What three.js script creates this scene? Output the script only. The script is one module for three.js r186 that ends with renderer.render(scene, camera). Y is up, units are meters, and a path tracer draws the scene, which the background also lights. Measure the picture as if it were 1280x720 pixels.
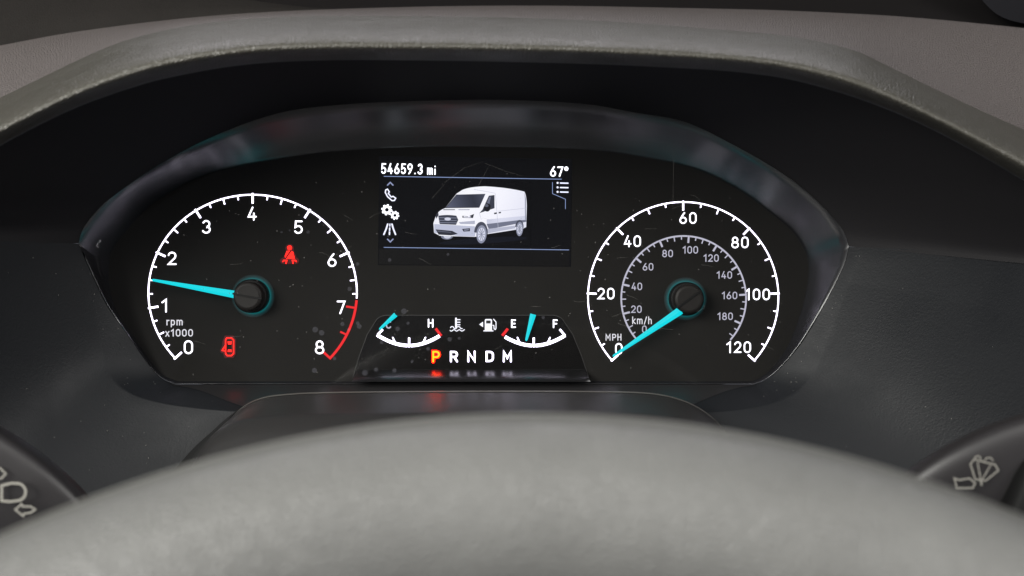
import * as THREE from 'three';
import { mergeGeometries } from 'three/addons/utils/BufferGeometryUtils.js';

// ---------------------------------------------------------------- camera, light, exposure
// Everything is measured in the cluster's own axes (x right, y up along the dial face, z towards the driver);
// the whole cockpit leans back by TILT and stands at dash height.
const TILT = THREE.MathUtils.degToRad(-20), HEIGHT = 1.05, D = 0.45, F = 1200;
const LEAN = new THREE.Quaternion().setFromAxisAngle(new THREE.Vector3(1, 0, 0), TILT);
const world = (x, y, z) => new THREE.Vector3(x, y, z).applyQuaternion(LEAN).add(new THREE.Vector3(0, HEIGHT, 0));
const scene = new THREE.Scene();
scene.background = new THREE.Color(0.10, 0.105, 0.12);
const camera = new THREE.PerspectiveCamera(THREE.MathUtils.radToDeg(2 * Math.atan(360 / F)), 16 / 9, 0.02, 20);
camera.position.copy(world(0, 0, D)); camera.quaternion.copy(LEAN);
camera.focus = D; camera.userData.fStop = 9.5;
const renderer = new THREE.WebGLRenderer({ antialias: true });
renderer.toneMapping = THREE.LinearToneMapping; renderer.toneMappingExposure = 1;
renderer.shadowMap.enabled = true;

function windowLight(name, at, to, w, h, color, intensity) {   // area light at a cab window; the rear one is an added fill
  const l = new THREE.RectAreaLight(new THREE.Color(...color), intensity, w, h);
  l.name = name; l.position.copy(world(...at)); l.lookAt(world(...to)); scene.add(l);
  return l;
}
windowLight('left_door_window', [-0.85, 0.38, 1.0], [0.05, 0, 0.12], 0.7, 0.6, [1, 0.985, 0.93], 18);
windowLight('right_door_window', [1.15, 0.4, 0.9], [0, 0, 0.1], 0.7, 0.6, [1, 0.98, 0.95], 7);
windowLight('rear_cab_fill', [0.1, 0.85, 1.5], [0, 0, 0.1], 1.5, 0.9, [1, 0.985, 0.95], 1.9);  // unseen fill added behind the camera to lift dial face and wheel
windowLight('windscreen_daylight', [0, 0.75, -0.85], [0, 0.1, 0.1], 1.5, 0.7, [0.98, 0.95, 1], 3);

// ---------------------------------------------------------------- seeded numbers, textures, materials
let seed = 7;
const rnd = () => { seed = (seed * 1664525 + 1013904223) >>> 0; return seed / 4294967296; };
const between = (a, b) => a + (b - a) * rnd();

function grainTexture(n, cells, stretch, metres) {               // leather grain: rounded pebbles between fine valleys, tiles seamlessly
  const px = [], data = new Uint8Array(n * n);
  for (let i = 0; i < cells * cells; i++) px.push([rnd(), rnd(), rnd()]);
  for (let y = 0; y < n; y++) for (let x = 0; x < n; x++) {
    const u = (x / n) * cells, v = (y / n) * cells, cu = Math.floor(u), cv = Math.floor(v);
    let a = 9, b = 9, id = 0;
    for (let j = -1; j <= 1; j++) for (let i = -1; i <= 1; i++) {
      const k = ((cv + j + cells) % cells) * cells + ((cu + i + cells) % cells), p = px[k];
      const dx = cu + i + p[0] - u, dy = (cv + j + p[1] - v) * stretch, d = dx * dx + dy * dy;
      if (d < a) { b = a; a = d; id = p[2]; } else if (d < b) b = d;
    }
    const edge = Math.min(1, (Math.sqrt(b) - Math.sqrt(a)) * 2.2);
    data[y * n + x] = 255 * Math.min(1, Math.sqrt(edge) * (0.72 + 0.28 * id));
  }
  const tint = new Uint8Array(n * n * 4);                        // shade of the grain valleys painted into the colour
  for (let k = 0; k < n * n; k++) { const v = 255 * (0.74 + 0.26 * data[k] / 255); tint.set([v, v * 0.99, v * 0.97, 255], k * 4); }
  const t = repeating(data, n, metres); t.userData.tint = repeating(tint, n, metres, THREE.RGBAFormat);
  return t;
}
function repeating(data, n, metres, format = THREE.RedFormat) {
  const t = new THREE.DataTexture(data, n, n, format);
  t.wrapS = t.wrapT = THREE.RepeatWrapping; t.magFilter = THREE.LinearFilter; t.repeat.set(1 / metres, 1 / metres); t.needsUpdate = true;
  return t;
}
function cloudTexture(n, metres, lo, hi, octaves = 5, first = 4) {  // soft blotches for wear, also tiles
  const f = new Float32Array(n * n); let amp = 1, sum = 0;
  for (let o = 0, c = first; o < octaves; o++, c *= 2, amp *= 0.6) {
    const g = Array.from({ length: c * c }, rnd); sum += amp;
    for (let y = 0; y < n; y++) for (let x = 0; x < n; x++) {
      const u = (x / n) * c, v = (y / n) * c, i = Math.floor(u), j = Math.floor(v), s = (t) => t * t * (3 - 2 * t), a = s(u - i), b = s(v - j);
      const q = (ii, jj) => g[(jj % c) * c + (ii % c)];
      f[y * n + x] += amp * ((q(i, j) * (1 - a) + q(i + 1, j) * a) * (1 - b) + (q(i, j + 1) * (1 - a) + q(i + 1, j + 1) * a) * b);
    }
  }
  const data = new Uint8Array(n * n * 4);
  for (let k = 0; k < n * n; k++) { const v = 255 * (lo + (hi - lo) * Math.min(1, Math.max(0, (f[k] / sum - 0.25) * 2))); data.set([v, v, v, 255], k * 4); }
  return repeating(data, n, metres, THREE.RGBAFormat);
}
const leather = grainTexture(1024, 56, 1, 0.085), fineLeather = grainTexture(1024, 60, 1, 0.085), speckle = cloudTexture(512, 0.02, 0, 1, 5, 32);
const wear = cloudTexture(512, 0.16, 0.78, 1), wearRough = cloudTexture(512, 0.13, 0.7, 1);
const lin = (r, g, b) => new THREE.Color().setRGB(r, g, b);
const std = (o) => new THREE.MeshPhysicalMaterial(o);
const M = {
  lip: std({ color: lin(0.074, 0.070, 0.057), roughness: 0.44, ior: 1.62, bumpMap: leather, bumpScale: 0.00030, map: leather.userData.tint, roughnessMap: wearRough }),
  dashTop: std({ color: lin(0.145, 0.127, 0.124), roughness: 0.5, bumpMap: leather, bumpScale: 0.0006, map: leather.userData.tint }),
  liner: std({ color: lin(0.0125, 0.0118, 0.013), roughness: 0.7, specularIntensity: 0.4, bumpMap: speckle, bumpScale: 0.00002 }),
  trim: std({ color: lin(0.0112, 0.0122, 0.0142), roughness: 0.58, specularIntensity: 0.4, bumpMap: speckle, bumpScale: 0.00003, roughnessMap: wearRough }),
  mask: std({ color: lin(0.007, 0.007, 0.009), roughness: 0.27, ior: 2.3 }),
  ledge: std({ color: lin(0.017, 0.0165, 0.0175), roughness: 0.3, ior: 1.7, bumpMap: speckle, bumpScale: 0.00001 }),
  face: std({ color: lin(0.0100, 0.0094, 0.0085), roughness: 0.7, specularIntensity: 0.25, map: wear }),
  gearPlate: std({ color: lin(0.004, 0.0037, 0.0036), roughness: 0.2 }),
  gearShelf: std({ color: lin(0.006, 0.006, 0.0065), roughness: 0.27, ior: 2.2 }),
  black: std({ color: lin(0.004, 0.004, 0.004), roughness: 0.7 }),
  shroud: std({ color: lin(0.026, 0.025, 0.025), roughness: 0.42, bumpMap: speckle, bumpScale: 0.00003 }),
  shroudEdge: std({ color: lin(0.10, 0.095, 0.088), roughness: 0.4 }),  // paler than the shell
  rim: std({ color: lin(0.186, 0.186, 0.178), roughness: 0.5, bumpMap: fineLeather, bumpScale: 0.00024, map: wear, roughnessMap: wearRough }),
  rimBack: std({ color: lin(0.25, 0.25, 0.23), roughness: 0.45 }),  // paler than the cover: the bright edge highlight is put into the colour
  rimSeam: std({ color: lin(0.2, 0.2, 0.19), roughness: 0.6 }),
  stalk: std({ color: lin(0.024, 0.022, 0.023), roughness: 0.42, clearcoat: 0.15, clearcoatRoughness: 0.35 }),
  stalkMark: std({ color: lin(0.26, 0.25, 0.22), roughness: 0.6 }),
  hub: std({ color: lin(0.0085, 0.0073, 0.0064), roughness: 0.55, specularIntensity: 0.5 }),
  hubSide: std({ color: lin(0.0035, 0.0035, 0.0035), roughness: 0.6, specularIntensity: 0.4 }),
  screen: std({ color: lin(0.004, 0.004, 0.005), roughness: 0.12 }),
  frit: std({ color: lin(0.006, 0.005, 0.005), roughness: 0.9, specularIntensity: 0.3 }),
  cowl: std({ color: lin(0.017, 0.015, 0.0135), roughness: 0.8, specularIntensity: 0.3, bumpMap: leather, bumpScale: 0.0002, map: wear }),
  pillar: std({ color: lin(0.011, 0.011, 0.013), roughness: 0.9, specularIntensity: 0.2 }),
  lens: std({ color: lin(1, 1, 1), transmission: 1, thickness: 0, roughness: 0, ior: 1.49, specularIntensity: 0.3 }),
  dust: std({ color: lin(0.30, 0.29, 0.28), roughness: 1, transparent: true, opacity: 0.35 }),
  spot: std({ color: lin(0.30, 0.30, 0.36), roughness: 1, transparent: true, opacity: 0.09 }),
  scratch: std({ color: lin(0.3, 0.29, 0.27), roughness: 1, transparent: true, opacity: 0.22 }),
};
const glow = (r, g, b, k = 1) => std({ color: lin(0.02, 0.02, 0.02), roughness: 0.7, specularIntensity: 0.2, emissive: lin(r, g, b), emissiveIntensity: k });
const G = {
  white: glow(0.86, 0.80, 1.0, 4.4), soft: glow(0.50, 0.49, 0.60, 1.0), red: glow(0.9, 0.004, 0.009, 1), warn: glow(1, 0.011, 0.006, 2.4),
  tealSpill: [glow(0, 0.085, 0.092, 1), glow(0, 0.046, 0.05, 1), glow(0, 0.022, 0.024, 1), glow(0, 0.008, 0.009, 1)],
  teal: glow(0.0, 0.62, 0.70, 1.15), tealRing: glow(0.0, 0.75, 0.8, 2.5), amber: glow(1, 0.50, 0.0, 1.7), redGlow: glow(1, 0.002, 0.0, 20),
  number: glow(0.93, 0.91, 1.0, 2.4), symbol: glow(0.9, 0.9, 1, 1.25),
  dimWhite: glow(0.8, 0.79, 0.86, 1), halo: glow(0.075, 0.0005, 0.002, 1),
  text: glow(0.92, 0.93, 1, 2.2), icon: glow(0.8, 0.82, 1, 1.3), dim: glow(0.3, 0.34, 0.55, 0.9), line: glow(0.32, 0.42, 0.75, 0.8), lineDim: glow(0.25, 0.35, 0.6, 0.4),
};

// ---------------------------------------------------------------- building helpers
const taken = {};
const numbered = (n) => { const k = taken[n] = (taken[n] ?? -1) + 1; return k ? n + '_' + String(k).padStart(3, '0') : n; };
function thing(name, label, category, origin, extra = {}) {      // a Group at the thing's base, leaning with the cockpit
  const g = new THREE.Group(); g.name = numbered(name);
  g.position.copy(world(...origin)); g.quaternion.copy(LEAN);
  g.userData = { label, category, ...extra }; g.origin = new THREE.Vector3(...origin);
  scene.add(g); return g;
}
function part(name, geo, mat, parent, label) {
  const o = parent.isMesh ? parent.originOf : parent.origin, m = new THREE.Mesh(geo.translate(-o.x, -o.y, -o.z), mat);
  m.name = name; m.castShadow = m.receiveShadow = true; m.originOf = o;
  if (label) m.userData.label = label;
  parent.add(m); return m;
}
const at = (px, py, z) => new THREE.Vector3((px - 640) / F * (D - z), (360 - py) / F * (D - z), z);   // the dial drawing's grid, laid out at depth z
const V = (x, y) => [x, y];

function loft(rows, flip = false) {                              // rows of equally many Vector3, uv in metres
  const nr = rows.length, nc = rows[0].length, pos = [], uv = [], idx = [];
  const mid = rows[Math.floor(nr / 2)], us = [0];
  for (let c = 1; c < nc; c++) us.push(us[c - 1] + mid[c].distanceTo(mid[c - 1]));
  const vs = rows[0].map(() => 0), wrapV = [];
  for (let r = 0; r < nr; r++) for (let c = 0; c < nc; c++) {
    if (r) vs[c] += rows[r][c].distanceTo(rows[r - 1][c]);
    pos.push(...rows[r][c].toArray()); uv.push(us[c], vs[c]);
  }
  for (let r = 0; r < nr - 1; r++) for (let c = 0; c < nc - 1; c++) {
    const a = r * nc + c, b = a + 1, d = a + nc, e = d + 1;
    if (flip) idx.push(a, b, d, b, e, d); else idx.push(a, d, b, b, d, e);
  }
  const g = new THREE.BufferGeometry();
  g.setAttribute('position', new THREE.Float32BufferAttribute(pos, 3)); g.setAttribute('uv', new THREE.Float32BufferAttribute(uv, 2));
  g.setIndex(idx); g.computeVertexNormals(); return g;
}
const spline = (pts, n) => new THREE.CatmullRomCurve3(pts, false, 'centripetal').getSpacedPoints(n);
function curveY(pts) {                                           // smooth y(x) through points
  return (x) => {
    let i = 0; while (i < pts.length - 2 && x > pts[i + 1][0]) i++;
    const p = (k) => pts[Math.min(pts.length - 1, Math.max(0, k))], [x0, y0] = p(i), [x1, y1] = p(i + 1), t = (x - x0) / (x1 - x0);
    const m = (k) => { const a = p(k - 1), b = p(k + 1); return (b[1] - a[1]) / (b[0] - a[0]); };
    const h = x1 - x0, t2 = t * t, t3 = t2 * t;
    return (2 * t3 - 3 * t2 + 1) * y0 + (t3 - 2 * t2 + t) * h * m(i) + (3 * t2 - 2 * t3) * y1 + (t3 - t2) * h * m(i + 1);
  };
}
// flat drawings: {p: [[x, y]...], i: [...]} in grid units, laid at depth z
function lay(list, z) {
  const pos = [], nor = [], uv = [], idx = [];
  list.forEach((s, k) => {
    const from = pos.length / 3;
    for (const [x, y] of s.p) { const v = at(x, y, z + k * 0.00001); pos.push(v.x, v.y, v.z); nor.push(0, 0, 1); uv.push(v.x, v.y); }
    for (let j = 0; j < s.i.length; j += 3) {                      // every face looks at the driver
      const [a, b, c] = [s.i[j], s.i[j + 1], s.i[j + 2]], [A, B, C] = [s.p[a], s.p[b], s.p[c]];
      const up = (B[0] - A[0]) * (C[1] - A[1]) - (B[1] - A[1]) * (C[0] - A[0]) < 0;
      idx.push(from + a, from + (up ? b : c), from + (up ? c : b));
    }
  });
  const g = new THREE.BufferGeometry();
  g.setAttribute('position', new THREE.Float32BufferAttribute(pos, 3)); g.setAttribute('normal', new THREE.Float32BufferAttribute(nor, 3));
  g.setAttribute('uv', new THREE.Float32BufferAttribute(uv, 2)); g.setIndex(idx); return g;
}
function ribbon(pts, w, closed = false, cap = true, w2 = w) {   // an even stroke with mitred joints and round ends
  const n = pts.length, p = [], i = [];
  for (let k = 0; k < n; k++) {
    const a = pts[closed ? (k + n - 1) % n : Math.max(0, k - 1)], b = pts[k], c = pts[closed ? (k + 1) % n : Math.min(n - 1, k + 1)];
    const d1 = [b[0] - a[0], b[1] - a[1]], d2 = [c[0] - b[0], c[1] - b[1]], l1 = Math.hypot(...d1) || 0, l2 = Math.hypot(...d2) || 0;
    const u1 = l1 ? [d1[0] / l1, d1[1] / l1] : [d2[0] / l2, d2[1] / l2], u2 = l2 ? [d2[0] / l2, d2[1] / l2] : u1;
    let nx = -(u1[1] + u2[1]), ny = u1[0] + u2[0]; const nl = Math.hypot(nx, ny) || 1; nx /= nl; ny /= nl;
    const half = (w + (w2 - w) * (k / Math.max(1, n - 1))) / 2, f = half / Math.max(0.42, nx * -u1[1] + ny * u1[0]);
    p.push([b[0] + nx * f, b[1] + ny * f], [b[0] - nx * f, b[1] - ny * f]);
  }
  for (let k = 0; k < (closed ? n : n - 1); k++) { const a = 2 * k, b = 2 * ((k + 1) % n); i.push(a, a + 1, b, b, a + 1, b + 1); }
  if (!closed && cap) for (const [e, f, ww] of [[0, 1, w], [n - 1, n - 2, w2]]) {
    const ang = Math.atan2(pts[e][1] - pts[f][1], pts[e][0] - pts[f][0]), c0 = p.length; p.push(pts[e]);
    for (let k = 0; k <= 6; k++) { const t = ang - Math.PI / 2 + (k / 6) * Math.PI; p.push([pts[e][0] + Math.cos(t) * ww / 2, pts[e][1] + Math.sin(t) * ww / 2]); if (k) i.push(c0, c0 + k, c0 + k + 1); }
  }
  return { p, i };
}
function fill(pts) { const c = pts.map((q) => new THREE.Vector2(...q)); return { p: pts, i: THREE.ShapeUtils.triangulateShape(c, []).flat() }; }
const arc = (cx, cy, rx, ry, a0, a1, n = 12) => Array.from({ length: n + 1 }, (_, k) => { const t = (a0 + (a1 - a0) * k / n) * Math.PI / 180; return [cx + rx * Math.cos(t), cy + ry * Math.sin(t)]; });
const disc = (cx, cy, r, n = 18) => fill(arc(cx, cy, r, r, 0, 360 - 360 / n, n - 1));

// ---------------------------------------------------------------- the dial lettering, drawn as strokes (cap height 1, y up)
const six = [[...arc(0.32, 0.31, 0.24, 0.24, 0, 345, 20)], [[0.43, 0.93], [0.3, 0.76], [0.15, 0.5], [0.085, 0.34]]];
const GLYPH = {
  0: [0.64, [[...arc(0.32, 0.66, 0.24, 0.26, 0, 180, 12), ...arc(0.32, 0.34, 0.24, 0.26, 180, 360, 12)], 'closed']],
  1: [0.46, [[[0.06, 0.73], [0.31, 0.92], [0.31, 0.06]]]],
  2: [0.62, [[...arc(0.31, 0.68, 0.23, 0.24, 168, -38, 14), [0.08, 0.09], [0.56, 0.09]]]],
  3: [0.62, [[...arc(0.3, 0.7, 0.21, 0.225, 155, -68, 12), ...arc(0.295, 0.305, 0.24, 0.23, 68, -155, 14)], [[0.22, 0.51], [0.37, 0.505]]]],
  4: [0.64, [[[0.36, 0.94], [0.09, 0.28], [0.58, 0.28]]], [[[0.44, 0.52], [0.44, 0.06]]]],
  5: [0.62, [[[0.53, 0.92], [0.14, 0.92], [0.11, 0.5], ...arc(0.3, 0.335, 0.24, 0.25, 118, -150, 14)]]],
  6: [0.64, [[...six[0]], 'closed'], [six[1]]],
  7: [0.58, [[[0.05, 0.91], [0.52, 0.91], [0.22, 0.06]]]],
  8: [0.64, [[...arc(0.32, 0.7, 0.2, 0.215, 0, 345, 20)], 'closed'], [[...arc(0.32, 0.295, 0.245, 0.225, 0, 345, 20)], 'closed']],
  9: [0.64, [[...six[0].map(([x, y]) => [0.64 - x, 1 - y])], 'closed'], [six[1].map(([x, y]) => [0.64 - x, 1 - y])]],
  '.': [0.26, [[[0.13, 0.08], [0.13, 0.09]]]], ' ': [0.3], '/': [0.45, [[[0.06, -0.04], [0.38, 1]]]],
  '°': [0.42, [[...arc(0.2, 0.78, 0.14, 0.14, 0, 340, 14)], 'closed']],
  r: [0.4, [[[0.09, 0.02], [0.09, 0.7]]], [[...arc(0.3, 0.44, 0.2, 0.24, 180, 75, 8)]]],
  p: [0.58, [[[0.09, -0.24], [0.09, 0.7]]], [[[0.09, 0.38], ...arc(0.29, 0.48, 0.2, 0.2, 170, 0, 8), ...arc(0.29, 0.26, 0.2, 0.22, 0, -170, 8)]]],
  m: [0.86, [[[0.09, 0.02], [0.09, 0.7]]], [[...arc(0.26, 0.5, 0.16, 0.19, 175, 0, 8), [0.42, 0.02]]], [[...arc(0.59, 0.5, 0.16, 0.19, 175, 0, 8), [0.75, 0.02]]]],
  x: [0.54, [[[0.05, 0.04], [0.46, 0.68]]], [[[0.05, 0.68], [0.46, 0.04]]]],
  k: [0.54, [[[0.09, 0.02], [0.09, 1]]], [[[0.44, 0.7], [0.14, 0.36], [0.47, 0.04]]]],
  h: [0.56, [[[0.09, 0.02], [0.09, 1]]], [[...arc(0.28, 0.46, 0.19, 0.23, 175, 0, 8), [0.47, 0.02]]]],
  i: [0.24, [[[0.11, 0.02], [0.11, 0.58]]], [[[0.11, 0.9], [0.11, 0.93]]]],
  M: [0.86, [[[0.09, 0.05], [0.09, 0.94], [0.4, 0.36], [0.71, 0.94], [0.71, 0.05]]]],
  P: [0.66, [[[0.1, 0.05], [0.1, 0.92], [0.34, 0.92], ...arc(0.36, 0.68, 0.22, 0.24, 85, -85, 10), [0.1, 0.44]]]],
  H: [0.7, [[[0.1, 0.05], [0.1, 0.95]]], [[[0.58, 0.05], [0.58, 0.95]]], [[[0.1, 0.52], [0.58, 0.52]]]],
  R: [0.68, [[[0.1, 0.05], [0.1, 0.92], [0.34, 0.92], ...arc(0.36, 0.69, 0.21, 0.23, 85, -85, 10), [0.1, 0.46]]], [[[0.36, 0.46], [0.58, 0.05]]]],
  N: [0.72, [[[0.1, 0.05], [0.1, 0.93], [0.6, 0.07], [0.6, 0.95]]]],
  D: [0.7, [[[0.1, 0.08], [0.1, 0.92], [0.3, 0.92], ...arc(0.33, 0.66, 0.26, 0.26, 80, 0, 8), ...arc(0.33, 0.34, 0.26, 0.26, 0, -80, 8), [0.3, 0.08]], 'closed']],
  C: [0.64, [[...arc(0.33, 0.66, 0.24, 0.26, 30, 180, 10), ...arc(0.33, 0.34, 0.24, 0.26, 180, 330, 10)]]],
  E: [0.56, [[[0.5, 0.92], [0.1, 0.92], [0.1, 0.08], [0.5, 0.08]]], [[[0.1, 0.51], [0.45, 0.51]]]],
  F: [0.54, [[[0.5, 0.92], [0.1, 0.92], [0.1, 0.05]]], [[[0.1, 0.5], [0.44, 0.5]]]],
};
function text(str, cx, cy, h, { stroke = 0.15, wide = 1, gap = 0.1, align = 'centre', turn = 0 } = {}) {
  const out = []; let x = 0;
  const runs = [...str].map((c) => { const g = GLYPH[c], r = [x, g]; x += (g[0] + gap) * wide; return r; });
  const total = x - gap * wide, ox = align === 'left' ? 0 : align === 'right' ? -total : -total / 2, ct = Math.cos(turn), st = Math.sin(turn);
  for (const [gx, g] of runs) for (const s of g.slice(1)) {
    const pts = s[0].map(([a, b]) => { const X = (ox + gx + a * wide) * h, Y = -(b - 0.5) * h; return [cx + X * ct - Y * st, cy + X * st + Y * ct]; });
    out.push(ribbon(pts, stroke * h, s[1] === 'closed'));
  }
  return out;
}

// ---------------------------------------------------------------- the dashboard: windscreen edge, dash top, hood
const P0 = curveY([V(-620, 650), V(-200, 320), V(-60, 222), V(0, 182), V(50, 155), V(100, 132), V(150, 114), V(200, 99), V(300, 81), V(400, 75), V(520, 75), V(640, 77), V(800, 82), V(960, 94), V(1065, 120), V(1165, 161), V(1280, 225), V(1360, 275), V(1480, 350), V(1900, 640)]);
const P3 = curveY([V(-620, 440), V(-200, 210), V(-60, 150), V(0, 122), V(50, 98), V(100, 74), V(150, 53), V(200, 39), V(250, 30), V(320, 23), V(400, 20), V(640, 22), V(800, 29), V(900, 37), V(990, 46), V(1065, 62), V(1115, 85), V(1170, 112), V(1230, 140), V(1280, 162), V(1360, 196), V(1480, 250), V(1900, 450)]);
const P4 = curveY([V(-620, 180), V(-200, 96), V(-60, 70), V(0, 57), V(100, 39), V(250, 21), V(400, 12), V(640, 7), V(900, 11), V(1000, 14), V(1130, 21), V(1280, 35), V(1360, 44), V(1480, 60), V(1900, 120)]);
const cols = Array.from({ length: 381 }, (_, k) => -600 + (2480 * k) / 380);
const dash = thing('dashboard', 'grained grey van dashboard with a rolled hood arching over the dials', 'dashboard', [0, 0.08, 0.1]);
const zOf = curveY([V(0, 0.0925), V(0.08, 0.0995), V(0.18, 0.1056), V(0.3, 0.1088), V(0.44, 0.1068), V(0.6, 0.096), V(0.8, 0.067), V(1, 0.022)]);
const lipRows = [cols.map((x) => at(x, P0(x) + 1.5, 0.084))];
for (let k = 0; k <= 26; k++) { const t = k / 26; lipRows.push(cols.map((x) => at(x, P0(x) + (P3(x) - P0(x)) * t, zOf(t)))); }
part('hood_lip', loft(lipRows, true), M.lip, dash, 'rolled grained lip of the hood, brightest along its front');
const topRows = [];
for (let k = 0; k <= 16; k++) { const t = k / 16, q = t * t * (3 - 2 * t) * 0.25 + t * 0.75; topRows.push(cols.map((x) => at(x, P3(x) + (P4(x) - P3(x)) * q, 0.0215 - 0.105 * t))); }
part('dash_top', loft(topRows, true), M.dashTop, dash, 'flat grained top of the dashboard behind the hood');

const band = thing('windscreen_base', 'black strip along the foot of the windscreen behind the dash top', 'windscreen', [0, 0.16, -0.1]);
part('black_border', loft([cols.map((x) => at(x, P4(x) + 4, -0.086)), cols.map((x) => at(x, P4(x) - 1, -0.090)), cols.map((x) => at(x, P4(x) - 60, -0.12)), cols.map((x) => at(x, P4(x) - 300, -0.2))], true), M.frit, band);
const cowlCols = cols.filter((x) => x < 420), cowlTop = curveY([V(-620, -60), V(-200, -40), V(0, -30), V(200, -20), V(330, -6), V(430, 12)]);
part('cowl_panel', loft([0, 0.1, 0.4, 1].map((t) => cowlCols.map((x) => at(x, (P4(x) + 1) * (1 - t) + cowlTop(x) * t, -0.0875 - 0.02 * t + 0.006 * Math.sin(t * 3)))), true), M.cowl, band, 'grey grained corner panel of the dash at the far left');
part('pillar_trim', loft([0, 0.3, 0.6, 1].map((t) => spline([at(1210, -30, -0.08), at(1226, -2, -0.08), at(1250, 20, -0.08), at(1290, 31, -0.08), at(1420, 40, -0.08)], 24).map((v, k) => v.clone().add(new THREE.Vector3(0.05 * t, 0.06 * t, 0.008 * Math.sin(t * 3.1)))))), M.pillar, band, 'grey rounded foot of the windscreen pillar');

// rings round the dial face: R0 face edge, R1 edge of the glossy mask
const mm = (pts, z) => pts.map(([x, y, d]) => at(x, y, d ?? z));
const R1up = [V(98, 304), V(104, 286), V(125, 259), V(150, 239), V(200, 205), V(270, 169), V(350, 141), V(425, 131), V(530, 126), V(640, 125), V(740, 131), V(790, 140), V(855, 152), V(915, 180), V(990, 225), V(1036, 266), V(1056, 292), V(1061, 308)];
const R0up = [V(136, 335), V(138, 318), V(155, 292), V(190, 256), V(250, 222), V(300, 208), V(400, 191), V(520, 184), V(640, 184), V(740, 188), V(800, 196), V(870, 212), V(922, 237), V(963, 266), V(992, 291), V(1008, 318), V(1011, 335)];
const N = 160;
const r1up = spline(mm(R1up, 0.022), N), r0up = spline(mm(R0up, 0.0), N);
const R1right = [[1061, 308, 0.022], [1056, 328, 0.020], [1040, 362, 0.016], [1002, 428, 0.009], [972, 463, 0.005], [958, 474, 0.003], [942, 480, 0.002]];
const R0right = [[1011, 335], [1010, 350], [1002, 387], [984, 434], [964, 461], [952, 471], [940, 476.5]];
const R1left = [[98, 304, 0.022], [112, 336, 0.019], [133, 380, 0.014], [158, 416, 0.009], [187, 457, 0.005], [201, 472, 0.003], [219, 480, 0.002]];
const R0left = [[136, 335], [136, 352], [144, 384], [165, 417], [192, 456], [205, 469], [222, 476.5]];
const r1r = spline(mm(R1right), 60), r0r = spline(mm(R0right, 0), 60), r1l = spline(mm(R1left), 60), r0l = spline(mm(R0left, 0), 60);
const bottom = (y0, z, n = 80, x0 = 942, x1 = 219) => Array.from({ length: n + 1 }, (_, k) => at(x0 + (x1 - x0) * k / n, y0, z));

const hoodOuter = spline([at(-175, 318, 0.096), ...Array.from({ length: 60 }, (_, k) => { const x = -165 + k * 27.6; return at(x, P0(x) + 0.5, 0.092); }), at(1490, 350, 0.096)], N);
const between3 = (a, b, t) => a.map((v, k) => v.clone().lerp(b[k], t));
part('hood_liner', loft([0, 0.03, 0.3, 0.7, 1].map((t) => between3(r1up.map((v) => v.clone().add(new THREE.Vector3(0, 0.00002, -0.0006))), hoodOuter, t))), M.liner, dash, 'matt black underside of the hood above the dials');
// lower trim: from the mask edge out over the ledge to the panels at both sides
const inner = [...r1r, ...bottom(480, 0.002).slice(1, -1), ...[...r1l].reverse()].map((v) => v.clone().add(new THREE.Vector3(0, -0.0002, -0.0004)));
const nR = r1r.length, nL = r1l.length, nAll = inner.length, smooth = (t) => { t = Math.min(1, Math.max(0, t)); return t * t * (3 - 2 * t); };
const outRight = spline([at(1500, 325, 0.0975), at(1500, 500, 0.085), at(1480, 640, 0.075), at(1250, 690, 0.052)], nR - 1), outLow = spline([at(1250, 690, 0.052), at(1000, 690, 0.038), at(640, 700, 0.03), at(280, 690, 0.03), at(60, 690, 0.044)], nAll - nR - nL + 1), outLeft = spline([at(60, 690, 0.044), at(-180, 640, 0.075), at(-190, 500, 0.085), at(-180, 296, 0.0975)], nL - 1);
const outRing = [...outRight, ...outLow.slice(1, -1), ...outLeft];
const midRing = inner.map((v, k) => {
  const x = 640 + v.x / (D - v.z) * F, t = (942 - x) / (942 - 219), crease = at(1016 - 880 * t, 518.5 - 16 * Math.pow(Math.max(0, t * 1.06 - 0.88) / 0.18, 2), 0.019);
  const w = smooth((k - (nR - 26)) / 30) * smooth((nAll - 1 - k - (nL - 30)) / 26);
  return v.clone().lerp(outRing[k], 0.05).lerp(crease, w);
});
for (let pass = 0; pass < 3; pass++) for (const ring of [midRing, outRing]) {
  const was = ring.map((v) => v.clone()), W = 12;
  for (let k = 1; k < ring.length - 1; k++) { const w = Math.min(W, k, ring.length - 1 - k); ring[k].set(0, 0, 0); for (let j = -w; j <= w; j++) ring[k].add(was[k + j]); ring[k].multiplyScalar(1 / (2 * w + 1)); }
}
const ledgeOut = midRing.map((v, k) => inner[k].clone().lerp(v, smooth((k - (nR - 4)) / 22) * smooth((nAll - 1 - k - (nL - 5)) / 24)));
part('lower_ledge', loft([0, 0.04, 0.25, 0.5, 0.75, 1].map((t) => between3(inner, ledgeOut, t).slice(nR - 4, nAll - nL + 5)), true), M.ledge, dash, 'satin black ledge below the dial face');
const sideRows = [...[0, 0.3, 0.7, 0.96, 1].map((t) => between3(inner, midRing, t).map((v, k) => (k > nR - 5 && k < nAll - nL + 5 ? v.add(new THREE.Vector3(0, -0.00015, -0.0003)) : v))), ...[0.01, 0.08, 0.2, 0.4, 0.7, 1, 1.4, 2].map((t) => between3(midRing, outRing, t))];
part('side_panel', loft(sideRows, true), M.trim, dash, 'dark grey panel round the dials, running to both sides');

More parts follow.
